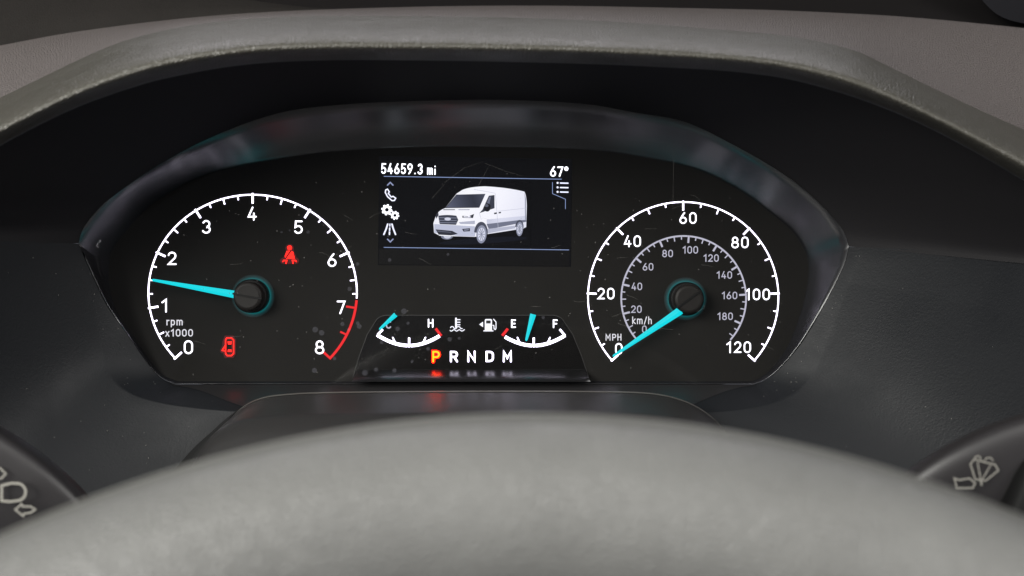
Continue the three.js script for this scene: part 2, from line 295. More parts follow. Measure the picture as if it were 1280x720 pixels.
// ---------------------------------------------------------------- instrument cluster
const cluster = thing('instrument_cluster', 'black instrument cluster with two lit dials, a screen and a gear indicator', 'instrument cluster', [0, 0, 0]);
const facePx = [...R0up, ...R0right.slice(1), ...[...R0left].reverse().slice(0, -1)];
const ring = (list, z, grow = 1) => { const c = new THREE.CatmullRomCurve3(list.map(([x, y]) => new THREE.Vector3(575 + (x - 575) * grow, 330 + (y - 330) * grow, 0)), true, 'centripetal').getPoints(220); c.pop(); return c.map((v) => [v.x, v.y]); };
part('face_plate', lay([fill(ring(facePx, 0, 1.004))], 0.0), M.face, cluster, 'matt black dial face');
{
  const join = (up, right, low, left) => [...up, ...right.slice(1), ...low.slice(1), ...[...left].reverse().slice(1)];
  const a = join(r0up, r0r, bottom(476.5, 0, 80, 940, 222), r0l), b = join(r1up, r1r, bottom(480, 0.002), r1l), bow = a.map((_, k) => 0.0025 * Math.pow(Math.max(0, Math.sin(Math.PI * k / N)), 0.5) * (k < N ? 1 : 0));
  part('dial_mask', loft([a.map((v) => v.clone().setZ(-0.0006)), ...[0, 0.08, 0.2, 0.4, 0.6, 0.8, 1].map((t) => between3(a, b, t).map((v, k) => v.setZ(v.z - bow[k] * Math.sin(t * 3.14159)))), b.map((v) => v.clone().add(new THREE.Vector3(0, 0, -0.002)))]), M.mask, cluster, 'glossy black mask that frames the dial face');
}

const tick = (cx, cy, rx, ry, deg, a, b, w) => { const t = deg * Math.PI / 180, s = Math.sin(t), c = -Math.cos(t); return ribbon([[cx + (rx - a) * s, cy + (ry - a) * c], [cx + (rx - b) * s, cy + (ry - b) * c]], w, false, false); };
const scaleArc = (cx, cy, rx, ry, d0, d1, w) => ribbon(arc(cx, cy, rx, ry, d0 - 90, d1 - 90, Math.max(6, Math.ceil(Math.abs(d1 - d0) / 2))), w, false, false);

function needle(name, parent, tip, base, w0, w1, z, mat) {      // a tapered pointer with a raised spine
  const a = at(...tip, z), b = at(...base, z), d = b.clone().sub(a).normalize(), n = new THREE.Vector3(-d.y, d.x, 0), k = (D - z) / F, up = new THREE.Vector3(0, 0, 0.0012);
  const row = (p, w) => [p.clone().addScaledVector(n, w * k / 2), p.clone().addScaledVector(n, w * k * 0.12).add(up), p.clone().addScaledVector(n, -w * k * 0.12).add(up), p.clone().addScaledVector(n, -w * k / 2)];
  return part(name, loft([row(a, w0 * 0.5), row(a.clone().addScaledVector(d, 0.0006), w0), row(b, w1), row(b.clone().addScaledVector(d, 0.0004), w1 * 0.96)]), mat, parent);
}
function hub(parent, cx, cy, slot) {                             // a black boss with a domed cap standing off the face, its teal spill painted by emissive rings
  const c = at(cx, cy, 0), turned = (pts) => new THREE.LatheGeometry(pts.map(([r, z]) => new THREE.Vector2(r, z)), 64).rotateX(Math.PI / 2).translate(c.x, c.y, 0);
  part('glow_ring', turned([[0.0066, 0.0004], [0.0074, 0.0004], [0.0074, 0.0016], [0.0066, 0.0016]]), G.tealRing, parent);
  [0.0079, 0.0084, 0.0089, 0.0094, 0.0100].forEach((q, k, l) => k && part('painted_halo', turned([[l[k - 1], 0.00035], [q, 0.00035]]), G.tealSpill[k - 1], parent));  // fading emissive rings paint the teal spill on the face
  part('hub_boss', turned([[0.0066, 0.0019], [0.0079, 0.0022], [0.0078, 0.0052], [0.0070, 0.0060], [0, 0.0060]]), M.hubSide, parent);
  part('hub_cap', turned([[0.0066, 0.0058], [0.0066, 0.0092], [0.0063, 0.0099], [0.0052, 0.0103], [0.0050, 0.0101], [0, 0.0102]]), M.hub, parent);
  const t = new THREE.BoxGeometry(0.0135, 0.0008, 0.0012).rotateZ(slot).translate(c.x, c.y, 0.0101);
  part('hub_rib', t, M.hubSide, parent);
  const l = new THREE.PointLight(new THREE.Color(0.1, 0.9, 1), 0.00006); l.name = 'hub_light'; l.shadow.radius = 0.1;
  l.position.set(c.x, c.y, 0.0009); return l;
}
// tachometer
{
  const cx = 315.8, cy = 365.8, rx = 130.3, ry = 122.4, U = 33, a0 = -132, z = 0.0003, arcs = [];
  for (let k = 0; k < 8; k++) { const g0 = k ? 0.85 : -0.4, g1 = 0.85; if (k < 6) arcs.push(scaleArc(cx, cy, rx, ry, a0 + k * U + g0, a0 + (k + 1) * U - g1, 1.75)); }
  arcs.push(scaleArc(cx, cy, rx, ry, a0 + 6 * U + 0.85, a0 + 6.83 * U, 1.75));
  const tach = part('tachometer', lay(arcs, z), G.white, cluster, 'rev counter dial reading about one and a half, with a red zone from seven to eight');
  part('red_zone', lay([scaleArc(cx, cy, rx, ry, a0 + 6.86 * U, a0 + 8 * U + 0.6, 3.2), tick(cx, cy, rx, ry, a0 + 7 * U, 0, 12, 2.6), tick(cx, cy, rx, ry, a0 + 7.5 * U, 0, 9, 2.4), tick(cx, cy, rx, ry, a0 + 8 * U, -1, 11, 3)], z), G.red, tach, 'red end of the rev scale');
  for (let k = 0; k < 7; k++) part('scale_mark', lay([tick(cx, cy, rx, ry, a0 + k * U, -2, 11, 2.3)], z), G.white, tach);
  const minor = [];
  for (let k = 0; k < 7; k++) for (let j = 1; j < 4; j++) if (k + j / 4 < 6.9) minor.push(tick(cx, cy, rx, ry, a0 + (k + j / 4) * U, 0, j === 2 ? 7.5 : 5.5, 1.6));
  part('minor_marks', lay(minor, z + 0.00005), G.white, tach).userData.kind = 'stuff';
  [[235.5, 434], [206, 382], [215, 323], [258, 283.5], [315, 267], [373, 284], [415, 325], [426.5, 384], [399.5, 434]].forEach(([x, y], k) => part('numeral', lay(text(String(k), x, y, k === 0 || k === 8 ? 18 : 17.5, { stroke: 0.112, wide: 1.08 }), z), G.number, tach));
  part('unit_lettering', lay([...text('rpm', 218.3, 402, 8.8, { stroke: 0.15, wide: 1.1, gap: 0.16 }), ...text('x1000', 224, 416, 9.4, { stroke: 0.14, wide: 1.02, gap: 0.17 })], z), G.dimWhite, tach);
  needle('needle', tach, [190, 349.8], [296, 368.6], 3, 9.6, 0.0062, G.teal);
  hub(tach, 316.5, 370, -0.18);
}
// speedometer
{
  const cx = 854, cy = 371.5, r = 119, A = 131.6, z = 0.0003, deg = (mph) => (mph / 60 - 1) * A, arcs = [];
  for (let k = 0; k < 6; k++) arcs.push(scaleArc(cx, cy, r, r, deg(k * 20) + (k ? 0.9 : -0.5), deg(k * 20 + 20) - (k === 5 ? -0.5 : 0.9), 1.6));
  const speedo = part('speedometer', lay(arcs, z), G.white, cluster, 'speed dial resting at zero, miles outside and kilometres inside');
  for (let k = 0; k <= 6; k++) part('scale_mark', lay([tick(cx, cy, r, r, deg(k * 20), -1.5, 10.5, 2.1)], z), G.white, speedo);
  const minor = [], small = [], kr = 78, ky = 373;
  for (let m = 5; m < 120; m += 5) if (m % 20) minor.push(tick(cx, cy, r, r, deg(m), 0, m % 10 ? 5 : 7, 1.5));
  part('minor_marks', lay(minor, z + 0.00005), G.white, speedo).userData.kind = 'stuff';
  const kd = (k) => deg(k / 1.609);
  const inner = part('kilometre_scale', lay([0, 1, 2, 3, 4, 5, 6, 7, 8, 9].map((k) => scaleArc(cx + 0.6, ky, kr, kr, kd(k * 20) + (k ? 1 : 0), Math.min(kd(k * 20 + 20) - 1, A), 2.1)), z), G.soft, speedo, 'dimmer inner scale in kilometres');
  const km = [];
  for (let k = 5; k < 193; k += 5) if (k % 20) km.push(tick(cx + 0.6, ky, kr, kr, kd(k), 0, k % 10 ? 4.5 : 6, 1.4));
  part('minor_marks', lay(km, z + 0.00005), G.soft, speedo).userData.kind = 'stuff';
  for (let k = 0; k <= 180; k += 20) part('scale_mark', lay([tick(cx + 0.6, ky, kr, kr, kd(k), -1, 8.5, 2.4)], z), G.soft, speedo);
  [[0, 773.5, 436], [20, 757.5, 367], [40, 790.5, 301.5], [60, 860, 272.5], [80, 925, 303], [100, 947, 368], [120, 923.5, 434]].forEach(([n, x, y]) => part('numeral', lay(text(String(n), x, y, 15, { stroke: 0.115, wide: 1.02, gap: 0.16 }), z), G.number, speedo));
  [[0, 805.5, 411.5], [20, 795.5, 386.5], [40, 796, 358], [60, 810, 333.5], [80, 834.5, 316.8], [100, 863, 312.3], [120, 889, 322.5], [140, 905.5, 343.7], [160, 912, 369.3], [180, 906.5, 395.3]].forEach(([n, x, y]) => part('numeral', lay(text(String(n), x, y, 9.6, { stroke: 0.13, wide: 1.0, gap: 0.14 }), z), G.soft, speedo));
  part('unit_lettering', lay([...text('MPH', 767, 421.5, 8.4, { stroke: 0.145, wide: 0.95, gap: 0.16 }), ...text('km/h', 802.5, 400.5, 8.8, { stroke: 0.13, wide: 1, gap: 0.14 })], z), G.dimWhite, speedo);
  needle('needle', speedo, [766, 445.5], [850, 388.5], 3, 10, 0.0062, G.teal);
  hub(speedo, 856.5, 373.5, 0.62);
}
// warning lamps
{
  const z = 0.0007, ox = 362, oy = 319;
  part('seat_belt_lamp', lay([disc(ox, oy - 9.2, 3), fill([[ox - 3.6, oy - 5.4], [ox + 0.6, oy - 5.6], [ox - 5.6, oy + 3.4], [ox - 6, oy + 1]]), fill([[ox + 2.6, oy - 5.4], [ox + 4.6, oy - 4], [ox + 6.6, oy + 4.6], [ox - 4.4, oy + 4.6]]),
    ribbon([[ox - 7.4, oy + 6.6], [ox - 3.6, oy + 6.6], [ox - 4.4, oy + 10]], 1.7), ribbon([[ox + 7.4, oy + 6.6], [ox + 3.6, oy + 6.6], [ox + 4.4, oy + 10]], 1.7), ribbon([[ox - 8.4, oy + 8], [ox - 7.4, oy + 6.6]], 1.4), ribbon([[ox + 8.4, oy + 8], [ox + 7.4, oy + 6.6]], 1.4)], z), G.warn, cluster, 'glowing red seat belt symbol');
  part('painted_spill', lay([ribbon(arc(ox, oy - 8.5, 3.4, 3.4, 0, 350, 16), 4, true), ribbon([[ox - 1, oy - 6], [ox - 5, oy + 4], [ox + 6, oy + 4], [ox + 2, oy - 6]], 6, true), ribbon([[ox - 8, oy + 7], [ox + 8, oy + 7]], 8)], z - 0.0004), G.halo, cluster, 'dim red spill painted as a glowing shape round the seat belt symbol');  // faint emissive shape stands in for light spilled by the lamp
  const dx = 287, dy = 433.5;
  part('painted_spill', lay([ribbon([[dx - 4, dy - 11], [dx + 3, dy - 11], [dx + 5, dy - 8], [dx + 5, dy + 8], [dx + 3, dy + 11], [dx - 4, dy + 11], [dx - 6, dy + 6], [dx - 6, dy - 6]], 6, true), ribbon([[dx - 6, dy - 1], [dx - 9, dy + 5]], 6)], z - 0.0004), G.halo, cluster, 'dim red spill painted as a glowing shape round the open door symbol');
  part('door_ajar_lamp', lay([ribbon([[dx - 3.5, dy - 11], [dx + 2.5, dy - 11], [dx + 5, dy - 8.5], [dx + 5, dy + 8.5], [dx + 2.5, dy + 11], [dx - 3, dy + 11], [dx - 5, dy + 8.5], [dx - 5, dy - 8.5]], 1.5, true), fill([[dx - 2.6, dy - 6.8], [dx + 2.8, dy - 6.8], [dx + 2.2, dy - 3], [dx - 2, dy - 3]]), fill([[dx - 2, dy + 3.4], [dx + 2.2, dy + 3.4], [dx + 2.8, dy + 6.4], [dx - 2.6, dy + 6.4]]), ribbon([[dx - 5.6, dy - 1], [dx - 9.2, dy + 4.6]], 1.6), ribbon([[dx - 9.2, dy + 4.6], [dx - 5.6, dy + 5]], 1.4)], z), G.warn, cluster, 'glowing red symbol of a car with its door open');
}
// gear and gauge plate
{
  const rim = [...[[441, 472], [449, 445], [459, 418]], ...arc(484, 406, 16, 12, 200, 268, 8), ...arc(690, 406, 16, 12, 272, 340, 8), ...[[716, 418], [727, 445], [736, 472]]];
  const plate = part('gear_plate', lay([fill(rim)], 0.0002), M.gearPlate, cluster, 'darker inset panel with the two small gauges and the gear letters');
  part('plate_edge', lay([ribbon(rim, 0.8, false, false)], 0.0003), M.shroud, plate);
  const shelfRow = (y, z, x0, x1) => Array.from({ length: 30 }, (_, k) => at(x0 + (x1 - x0) * k / 29, y, z));
  part('plate_shelf', loft([shelfRow(462, 0.0003, 446, 731), shelfRow(462.5, 0.001, 446, 731), shelfRow(470, 0.0048, 443, 735), shelfRow(477, 0.0085, 440, 738), shelfRow(477.3, 0.007, 440, 738)], false), M.gearShelf, plate, 'glossy sill under the gear letters that mirrors them');
  const z = 0.0006;
  const gauge = (name, label, cx, red) => {
    const c = [cx, 384], Rr = 48, g = part(name, lay([ribbon(arc(...c, Rr, Rr, 90 - 2, 90 - 56 + (red > 0 ? 4 : 0), 14).map((p) => p), 4, false, false), ribbon(arc(...c, Rr, Rr, 92, 90 + 56 - (red < 0 ? 4 : 0), 14), 4, false, false)], z), G.white, plate, label);
    return g;
  };
  const small = (cx, k) => { const t = k * Math.PI / 180; return [[cx + 47 * Math.sin(t), 384 + 47 * Math.cos(t)], [cx + 39 * Math.sin(t), 384 + 39 * Math.cos(t)]]; };
  const gEllipse = (cx, t) => [cx + 40 * Math.sin(t), 405 + 27 * Math.cos(t)];
  const arcPts = (cx, d0, d1) => Array.from({ length: 15 }, (_, k) => { const t = (d0 + (d1 - d0) * k / 14) / 40; return [cx + t * 40, 432 - 14.2 * (t * t) * (1 - 0.06 * t * t)]; });
  for (const [name, label, cx] of [['coolant_gauge', 'small gauge from C to H with its pointer on cold', 511.4], ['fuel_gauge', 'small gauge from E to F with its pointer just under half', 667.2]]) {
    const cold = cx < 600, L = cold ? -40 : -36, Rg = cold ? 38 : 39;
    const g = part(name, lay([ribbon(arcPts(cx, L, -2), 4, false, false), ribbon(arcPts(cx, 2, Rg), 4, false, false), ribbon([[cx, 422], [cx, 434]], 2.4, false, false), ribbon([[cx - 18, 427], [cx - 20.4, 422]], 1.6), ribbon([[cx + 18, 427], [cx + 20.4, 422]], 1.6),
      cold ? ribbon([[cx - 39.5, 418.6], [cx - 33, 411.8]], 2.4, false, false) : ribbon([[cx + 39, 419.4], [cx + 32.4, 411.6]], 2.4, false, false)], z), G.white, plate, label);
    if (cold) part('red_mark', lay([ribbon([[544.6, 410.6], [551.6, 419.8]], 3.4, false, false)], z), G.red, plate);
    else part('red_mark', lay([ribbon([[634.8, 410.8], [627.8, 419.6]], 3.4, false, false)], z), G.red, plate);
  }
  for (const [c, x, y] of [['C', 485.7, 405.6], ['H', 538.4, 404], ['E', 641.7, 404.6], ['F', 693.8, 404.6]]) part('gauge_letter', lay(text(c, x, y, 10.4, { stroke: 0.16, wide: 1.05 }), z), c === 'C' ? G.soft : G.number, plate);
  needle('pointer', plate, [474.2, 411.8], [494, 393.8], 3, 6, 0.002, G.teal);
  needle('pointer', plate, [657.6, 426], [666.2, 393.8], 3, 7.4, 0.002, G.teal);
  const ty = 406;
  part('coolant_symbol', lay([ribbon([[570, ty - 8], [570, ty + 3]], 2.2), ribbon([[571, ty - 6.4], [575, ty - 6.4]], 1.2), ribbon([[571, ty - 3.2], [575, ty - 3.2]], 1.2), ribbon([[571, ty], [575, ty]], 1.2),
    ribbon(arc(565.2, ty + 3.6, 2, 1.4, 180, 360, 5).concat(arc(569, ty + 3.6, 1.8, 1.4, 180, 0, 5), arc(573, ty + 3.6, 2.2, 1.4, 180, 360, 5), arc(577, ty + 3.6, 1.8, 1.2, 180, 60, 4)), 1.05), ribbon(Array.from({ length: 19 }, (_, k) => [562.5 + k, ty + 7 + Math.sin(k * 0.95) * 0.9]), 1.05)], z), G.symbol, plate);
  part('fuel_symbol', lay([fill([[606, ty + 7.5], [606, ty - 6], [607, ty - 7.2], [614, ty - 7.2], [615, ty - 6], [615, ty + 7.5]].slice(0, 6)), ribbon([[604.6, ty + 7.6], [616.4, ty + 7.6]], 1.2), ribbon([[616, ty + 0.5], [617.4, ty + 1], [617.6, ty + 5], [619, ty + 6], [620, ty + 4.6], [620, ty - 3.5], [617, ty - 7]], 1.15), fill([[599, ty - 0.5], [603.8, ty - 4], [603.8, ty + 3]])], z), G.symbol, plate);
  part('fuel_symbol_window', lay([fill([[607.6, ty - 5.4], [613.4, ty - 5.4], [613.4, ty - 1.6], [607.6, ty - 1.6]])], z + 0.0004), M.black, plate);
  part('gear_letter', mergeGeometries([lay(text('P', 545, 445.6, 14, { stroke: 0.15, wide: 1.1 }), z + 0.0003)]), G.amber, plate, 'amber letter P, the gear selected');
  part('gear_letter_glow', lay(text('P', 545, 445.6, 14, { stroke: 0.27, wide: 1.1 }), z), G.redGlow, plate);  // red glow round the P painted as a bright emissive outline
  for (const [c, x] of [['R', 567.5], ['N', 589.5], ['D', 612.3], ['M', 634.6]]) part('gear_letter', lay(text(c, x, 445.6, 13.6, { stroke: 0.165, wide: c === 'M' ? 1.05 : 1.18 }), z), G.white, plate);
}
// the driver's screen
{
  const rot = 0.0145, Rm = (x, y) => [592 + (x - 592) - (y - 267) * 0, y + (x - 592) * rot];
  const R = (s) => ({ p: s.p.map(([x, y]) => Rm(x, y)), i: s.i }), Q = (...l) => l.map(R), z = 0.0006;
  const scr = part('display_screen', lay(Q(fill([[474, 197], [715, 197], [713.5, 331.5], [472.5, 333]])), 0.0002), M.screen, cluster, 'colour screen between the dials showing the odometer and a white van');
  part('screen_footer', lay(Q(fill([[474, 313], [712, 311], [711, 331], [473, 332.4]])), 0.0003), M.gearPlate, scr);
  part('odometer_reading', lay([...text('54659.3', 476.5, 210.6, 13.6, { stroke: 0.13, wide: 0.735, gap: 0.19, align: 'left', turn: rot }), ...text('mi', 534, 212.4, 11, { stroke: 0.14, wide: 0.76, gap: 0.2, align: 'left', turn: rot })], z), G.text, scr);
  part('temperature_reading', lay(text('67°', 687.5, 214.2, 13, { stroke: 0.14, wide: 0.92, gap: 0.14, align: 'left', turn: rot }), z), G.text, scr);
  part('screen_line', lay([ribbon([[480, 220.4], [702, 224]], 0.8)], z), G.line, scr);
  part('screen_line', lay([ribbon([[480, 309.2], [711, 312.4]], 0.8)], z), G.line, scr);
  part('menu_bracket', lay([ribbon([[690.6, 228], [690.6, 242], [706.8, 249], [706.8, 261]], 0.7)], z), G.line, scr);
  part('list_symbol', lay([0, 1, 2].flatMap((k) => [disc(697, 228.6 + k * 5.6, 1.3), ribbon([[700.5, 228.8 + k * 5.6], [710, 229 + k * 5.6]], 1.6)]), z), G.icon, scr);
  part('scroll_arrow', lay([ribbon([[484.4, 231.4], [487.8, 228], [491.2, 231.4]], 1.6)], z), G.dim, scr);
  part('scroll_arrow', lay([ribbon([[484.4, 299], [487.8, 302.4], [491.2, 299]], 1.6)], z), G.dim, scr);
  part('phone_symbol', lay([ribbon([[482.2, 237.4], [484.4, 236.4], [486.6, 239.8], [485.4, 241.8], [489, 246.2], [491.4, 245.4], [494.6, 247.8], [493, 250.6], [490, 250.8], [484.4, 245.8], [481.6, 240.6]], 1.5, true)], z), G.icon, scr);
  const cog = (cx, cy, r, hole, n) => [...Array.from({ length: n }, (_, k) => { const t = (k / n) * 6.2832 + 0.2; return ribbon([[cx + Math.cos(t) * r * 0.6, cy + Math.sin(t) * r * 0.6], [cx + Math.cos(t) * r, cy + Math.sin(t) * r]], r * 0.36, false, false); }), ribbon(arc(cx, cy, r * 0.58, r * 0.58, 0, 350, 22), r * 0.42, true)];
  part('cogs_symbol', lay([...cog(483.6, 262.2, 6.8, 3, 8), ...cog(493.6, 269.2, 5.4, 2.4, 8)], z), G.text, scr, 'brighter pair of cog wheels, the menu entry selected');
  part('road_symbol', lay([ribbon([[484.6, 280.2], [482.8, 286], [479.8, 293]], 1.9), ribbon([[490, 280.2], [491.6, 286], [494.4, 293]], 1.9), ribbon([[487.4, 280], [487.3, 282.6]], 1.4), ribbon([[487.1, 285], [487, 288]], 1.6), ribbon([[486.9, 290], [486.8, 293]], 1.8)], z), G.icon, scr);
  // the picture of the van on the screen, drawn the way the screen draws it
  const cv = document.createElement('canvas'); cv.width = 1060; cv.height = 660; const c = cv.getContext('2d');
  c.fillStyle = '#000'; c.fillRect(0, 0, 1060, 660); c.scale(2, 2); c.translate(-330, -210);
  const poly = (col, ...p) => { c.fillStyle = col; c.beginPath(); c.moveTo(p[0], p[1]); for (let k = 2; k < p.length; k += 2) c.lineTo(p[k], p[k + 1]); c.closePath(); c.fill(); };
  const grad = (x0, y0, x1, y1, ...s) => { const g = c.createLinearGradient(x0, y0, x1, y1); s.forEach((k, j) => g.addColorStop(j / (s.length - 1), k)); return g; };
  c.fillStyle = '#0b0e16'; c.beginPath(); c.ellipse(610, 512, 235, 16, -0.06, 0, 7); c.fill();
  c.fillStyle = '#7d8190'; c.beginPath(); c.ellipse(418, 488, 32, 18, 0, 0, 7); c.fill(); c.fillStyle = '#cfd2de'; c.beginPath(); c.ellipse(420, 488, 20, 13, 0, 0, 7); c.fill();
  c.fillStyle = grad(360, 230, 840, 420, '#f2f2f8', '#ffffff', '#fbfbff', '#e9eaf4');
  c.beginPath(); c.moveTo(500, 243); c.quadraticCurveTo(540, 226, 620, 224); c.quadraticCurveTo(740, 230, 828, 252); c.quadraticCurveTo(840, 270, 841, 330); c.lineTo(838, 440); c.lineTo(822, 448); c.lineTo(640, 476); c.lineTo(566, 492); c.lineTo(380, 486); c.lineTo(350, 470); c.lineTo(346, 420); c.lineTo(360, 378); c.quadraticCurveTo(376, 350, 408, 340); c.lineTo(470, 262); c.closePath(); c.fill();
  c.fillStyle = grad(580, 340, 840, 440, '#bfc2d2', '#dfe1ee', '#d0d3e2'); poly(c.fillStyle, 628, 400, 838, 380, 838, 402, 630, 424);
  poly('#747889', 628, 424, 790, 404, 838, 402, 838, 412, 640, 452); poly('#b9bccb', 632, 450, 780, 432, 780, 446, 634, 474);
  poly('#8c90a0', 828, 256, 836, 290, 837, 400, 832, 402, 831, 290);
  c.fillStyle = grad(420, 330, 620, 260, '#5c6072', '#434756', '#31343f', '#4a4e5c'); poly(c.fillStyle, 470, 268, 622, 264, 590, 336, 412, 338);
  c.strokeStyle = '#2a2c35'; c.lineWidth = 3; c.beginPath(); c.moveTo(470, 268); c.lineTo(412, 338); c.lineTo(590, 336); c.stroke();
  poly('#3a3d48', 640, 274, 670, 270, 670, 340, 590, 366, 606, 348); poly('#6b6f80', 642, 280, 652, 278, 640, 330, 616, 348);
  c.fillStyle = '#191a20'; c.beginPath(); c.ellipse(632, 336, 18, 22, 0.1, 0, 7); c.fill(); c.fillStyle = '#5a5d6a'; c.beginPath(); c.ellipse(628, 326, 10, 8, 0.1, 0, 7); c.fill();
  c.strokeStyle = '#c6c8d6'; c.lineWidth = 2; for (const [x0, y0, x1, y1] of [[674, 262, 690, 448], [590, 366, 600, 400], [690, 356, 836, 340], [672, 260, 560, 240]]) { c.beginPath(); c.moveTo(x0, y0); c.lineTo(x1, y1); c.stroke(); }
  poly('#30323a', 668, 364, 682, 362, 682, 370, 668, 372); poly('#30323a', 692, 361, 704, 359, 704, 366, 692, 368);
  c.fillStyle = '#3b3f4b'; c.beginPath(); c.moveTo(372, 380); c.quadraticCurveTo(420, 372, 468, 380); c.lineTo(478, 402); c.lineTo(466, 428); c.lineTo(380, 424); c.closePath(); c.fill();
  c.strokeStyle = '#8d91a2'; c.lineWidth = 3; for (const y of [390, 404, 416]) { c.beginPath(); c.moveTo(376, y); c.lineTo(470, y + 2); c.stroke(); }
  c.fillStyle = '#d8dbe8'; c.beginPath(); c.ellipse(422, 397, 17, 8, 0.02, 0, 7); c.fill();
  poly('#2b2d36', 500, 380, 530, 384, 562, 370, 556, 392, 534, 392, 500, 390); poly('#f4f5ff', 506, 382, 528, 386, 536, 380, 548, 388, 534, 390, 506, 388);
  poly('#31333d', 358, 380, 372, 362, 374, 376, 362, 396); c.fillStyle = '#c3c7d8'; poly(c.fillStyle, 350, 424, 566, 436, 570, 470, 566, 490, 480, 488, 352, 470);
  poly('#b6b9c8', 480, 414, 566, 406, 566, 424, 490, 424); poly('#30323b', 358, 452, 446, 460, 476, 476, 440, 484, 374, 480); poly('#5d606e', 366, 458, 440, 466, 440, 470, 368, 464);
  poly('#30323b', 498, 450, 540, 446, 540, 462, 506, 464); poly('#8a8ea0', 508, 453, 534, 451, 534, 457, 510, 460);
  poly('#3c3f4b', 398, 346, 460, 346, 462, 350, 400, 350); poly('#9a9dae', 478, 346, 540, 346, 536, 350, 480, 350);
  c.fillStyle = '#4a4d5a'; c.beginPath(); c.ellipse(598, 470, 36, 58, 0.06, Math.PI, 6.4); c.fill(); c.beginPath(); c.ellipse(802, 440, 22, 38, 0.04, Math.PI, 6.4); c.fill();
  for (const [x, y, a, b] of [[601, 478, 27, 48], [803, 450, 18, 38]]) {
    c.fillStyle = '#8f93a5'; c.beginPath(); c.ellipse(x, y, a, b, 0.05, 0, 7); c.fill(); c.fillStyle = '#d9dcea'; c.beginPath(); c.ellipse(x, y, a * 0.74, b * 0.72, 0.05, 0, 7); c.fill();
    c.strokeStyle = '#666a7a'; c.lineWidth = 2.6; for (let k = 0; k < 10; k++) { const t = k * 0.6283; c.beginPath(); c.moveTo(x + Math.cos(t) * a * 0.22, y + Math.sin(t) * b * 0.22); c.lineTo(x + Math.cos(t) * a * 0.68, y + Math.sin(t) * b * 0.66); c.stroke(); }
    c.fillStyle = '#8d91a3'; c.beginPath(); c.ellipse(x, y, a * 0.2, b * 0.18, 0, 0, 7); c.fill();
  }
  const tex = new THREE.CanvasTexture(cv); tex.colorSpace = THREE.SRGBColorSpace; tex.magFilter = THREE.LinearFilter;
  const o = (zx, zy) => [460 + zx / 4.237, 180 + zy / 4.237], g = lay([{ p: [o(330, 540), o(860, 540), o(860, 210), o(330, 210)], i: [0, 1, 2, 0, 2, 3] }], z);
  g.setAttribute('uv', new THREE.Float32BufferAttribute([0, 0, 1, 0, 1, 1, 0, 1], 2));
  part('van_picture', g, std({ color: lin(0.004, 0.004, 0.005), roughness: 0.12, emissive: lin(0.95, 0.95, 1), emissiveMap: tex, emissiveIntensity: 1.0 }), scr, 'picture of a white panel van');
}
// clear lens with the dust, water spots and scratches on it
{
  const lensPx = ring([...R0up.map(([x, y], k) => { const q = R1up[Math.round(k * (R1up.length - 1) / (R0up.length - 1))]; return [x * 0.55 + q[0] * 0.45, y * 0.55 + q[1] * 0.45]; }), V(1012, 395), V(985, 446), V(955, 470), V(935, 476), V(580, 478), V(225, 476), V(202, 468), V(180, 440), V(146, 395)], 0);
  const lens = part('clear_lens', lay([fill(lensPx)], 0.0125), M.lens, cluster, 'clear scratched lens over the dials');
  const specks = [], spots = [], lines = [], inside = (x, y) => x > 190 && x < 985 && y > 215 && y < 470 && !((x > 930 || x < 230) && (y > 440 || y < 260));
  for (let k = 0; k < 170; k++) { const x = between(190, 985), y = between(200, 472); if (inside(x, y)) specks.push(fill(Array.from({ length: 6 }, (_, j) => { const r = between(0.25, 0.95) * (rnd() < 0.1 ? 1.5 : 1); return [x + r * Math.cos(j * 1.047), y + r * Math.sin(j * 1.047)]; }))); }
  for (const [x, y, r] of [[394, 412, 4], [402, 416, 3.8], [428, 405, 3], [447, 404, 2.6], [436, 412, 2.4], [505, 389, 4], [497, 411, 3.2], [510, 404, 2.2], [562, 424, 3], [574, 423, 2], [535, 436, 2.6], [547, 443, 2], [493, 463, 3], [456, 466, 4], [449, 408, 3.4], [393, 463, 3.6], [437, 361, 3], [418, 448, 2.6], [470, 462, 3], [477, 428, 2.6], [447, 330, 2.4], [679, 397, 2.2], [385, 290, 2.4], [352, 290, 1.6], [362, 288, 1.4], [515, 452, 2], [487, 325, 2.6], [560, 318, 2]]) spots.push(disc(x, y, r * 0.9, 14));
  for (let k = 0; k < 26; k++) { let x = between(230, 960), y = between(225, 455), a = between(-0.6, 0.6), p = [[x, y]]; for (let j = 0; j < 3; j++) { a += between(-0.3, 0.3); x += Math.cos(a) * between(3, 7); y += Math.sin(a) * between(3, 7); p.push([x, y]); } if (inside(x, y)) lines.push(ribbon(p, 0.45, false, false, 0.2)); }
  for (const p of [[[556, 228], [580, 210], [604, 202]], [[606, 204], [632, 214], [652, 220]], [[540, 248], [556, 230]], [[598, 232], [612, 206]], [[843, 156], [842, 200], [841, 262]]]) lines.push(ribbon(p, 0.6, false, false, 0.3));  // the last stroke draws a pale upright lens seam
  part('dust', lay(specks, 0.0128), M.dust, lens).userData.kind = 'stuff';
  part('water_spots', lay(spots, 0.01275), M.spot, lens).userData.kind = 'stuff';
  part('scratches', lay(lines, 0.0127), M.scratch, lens).userData.kind = 'stuff';
}
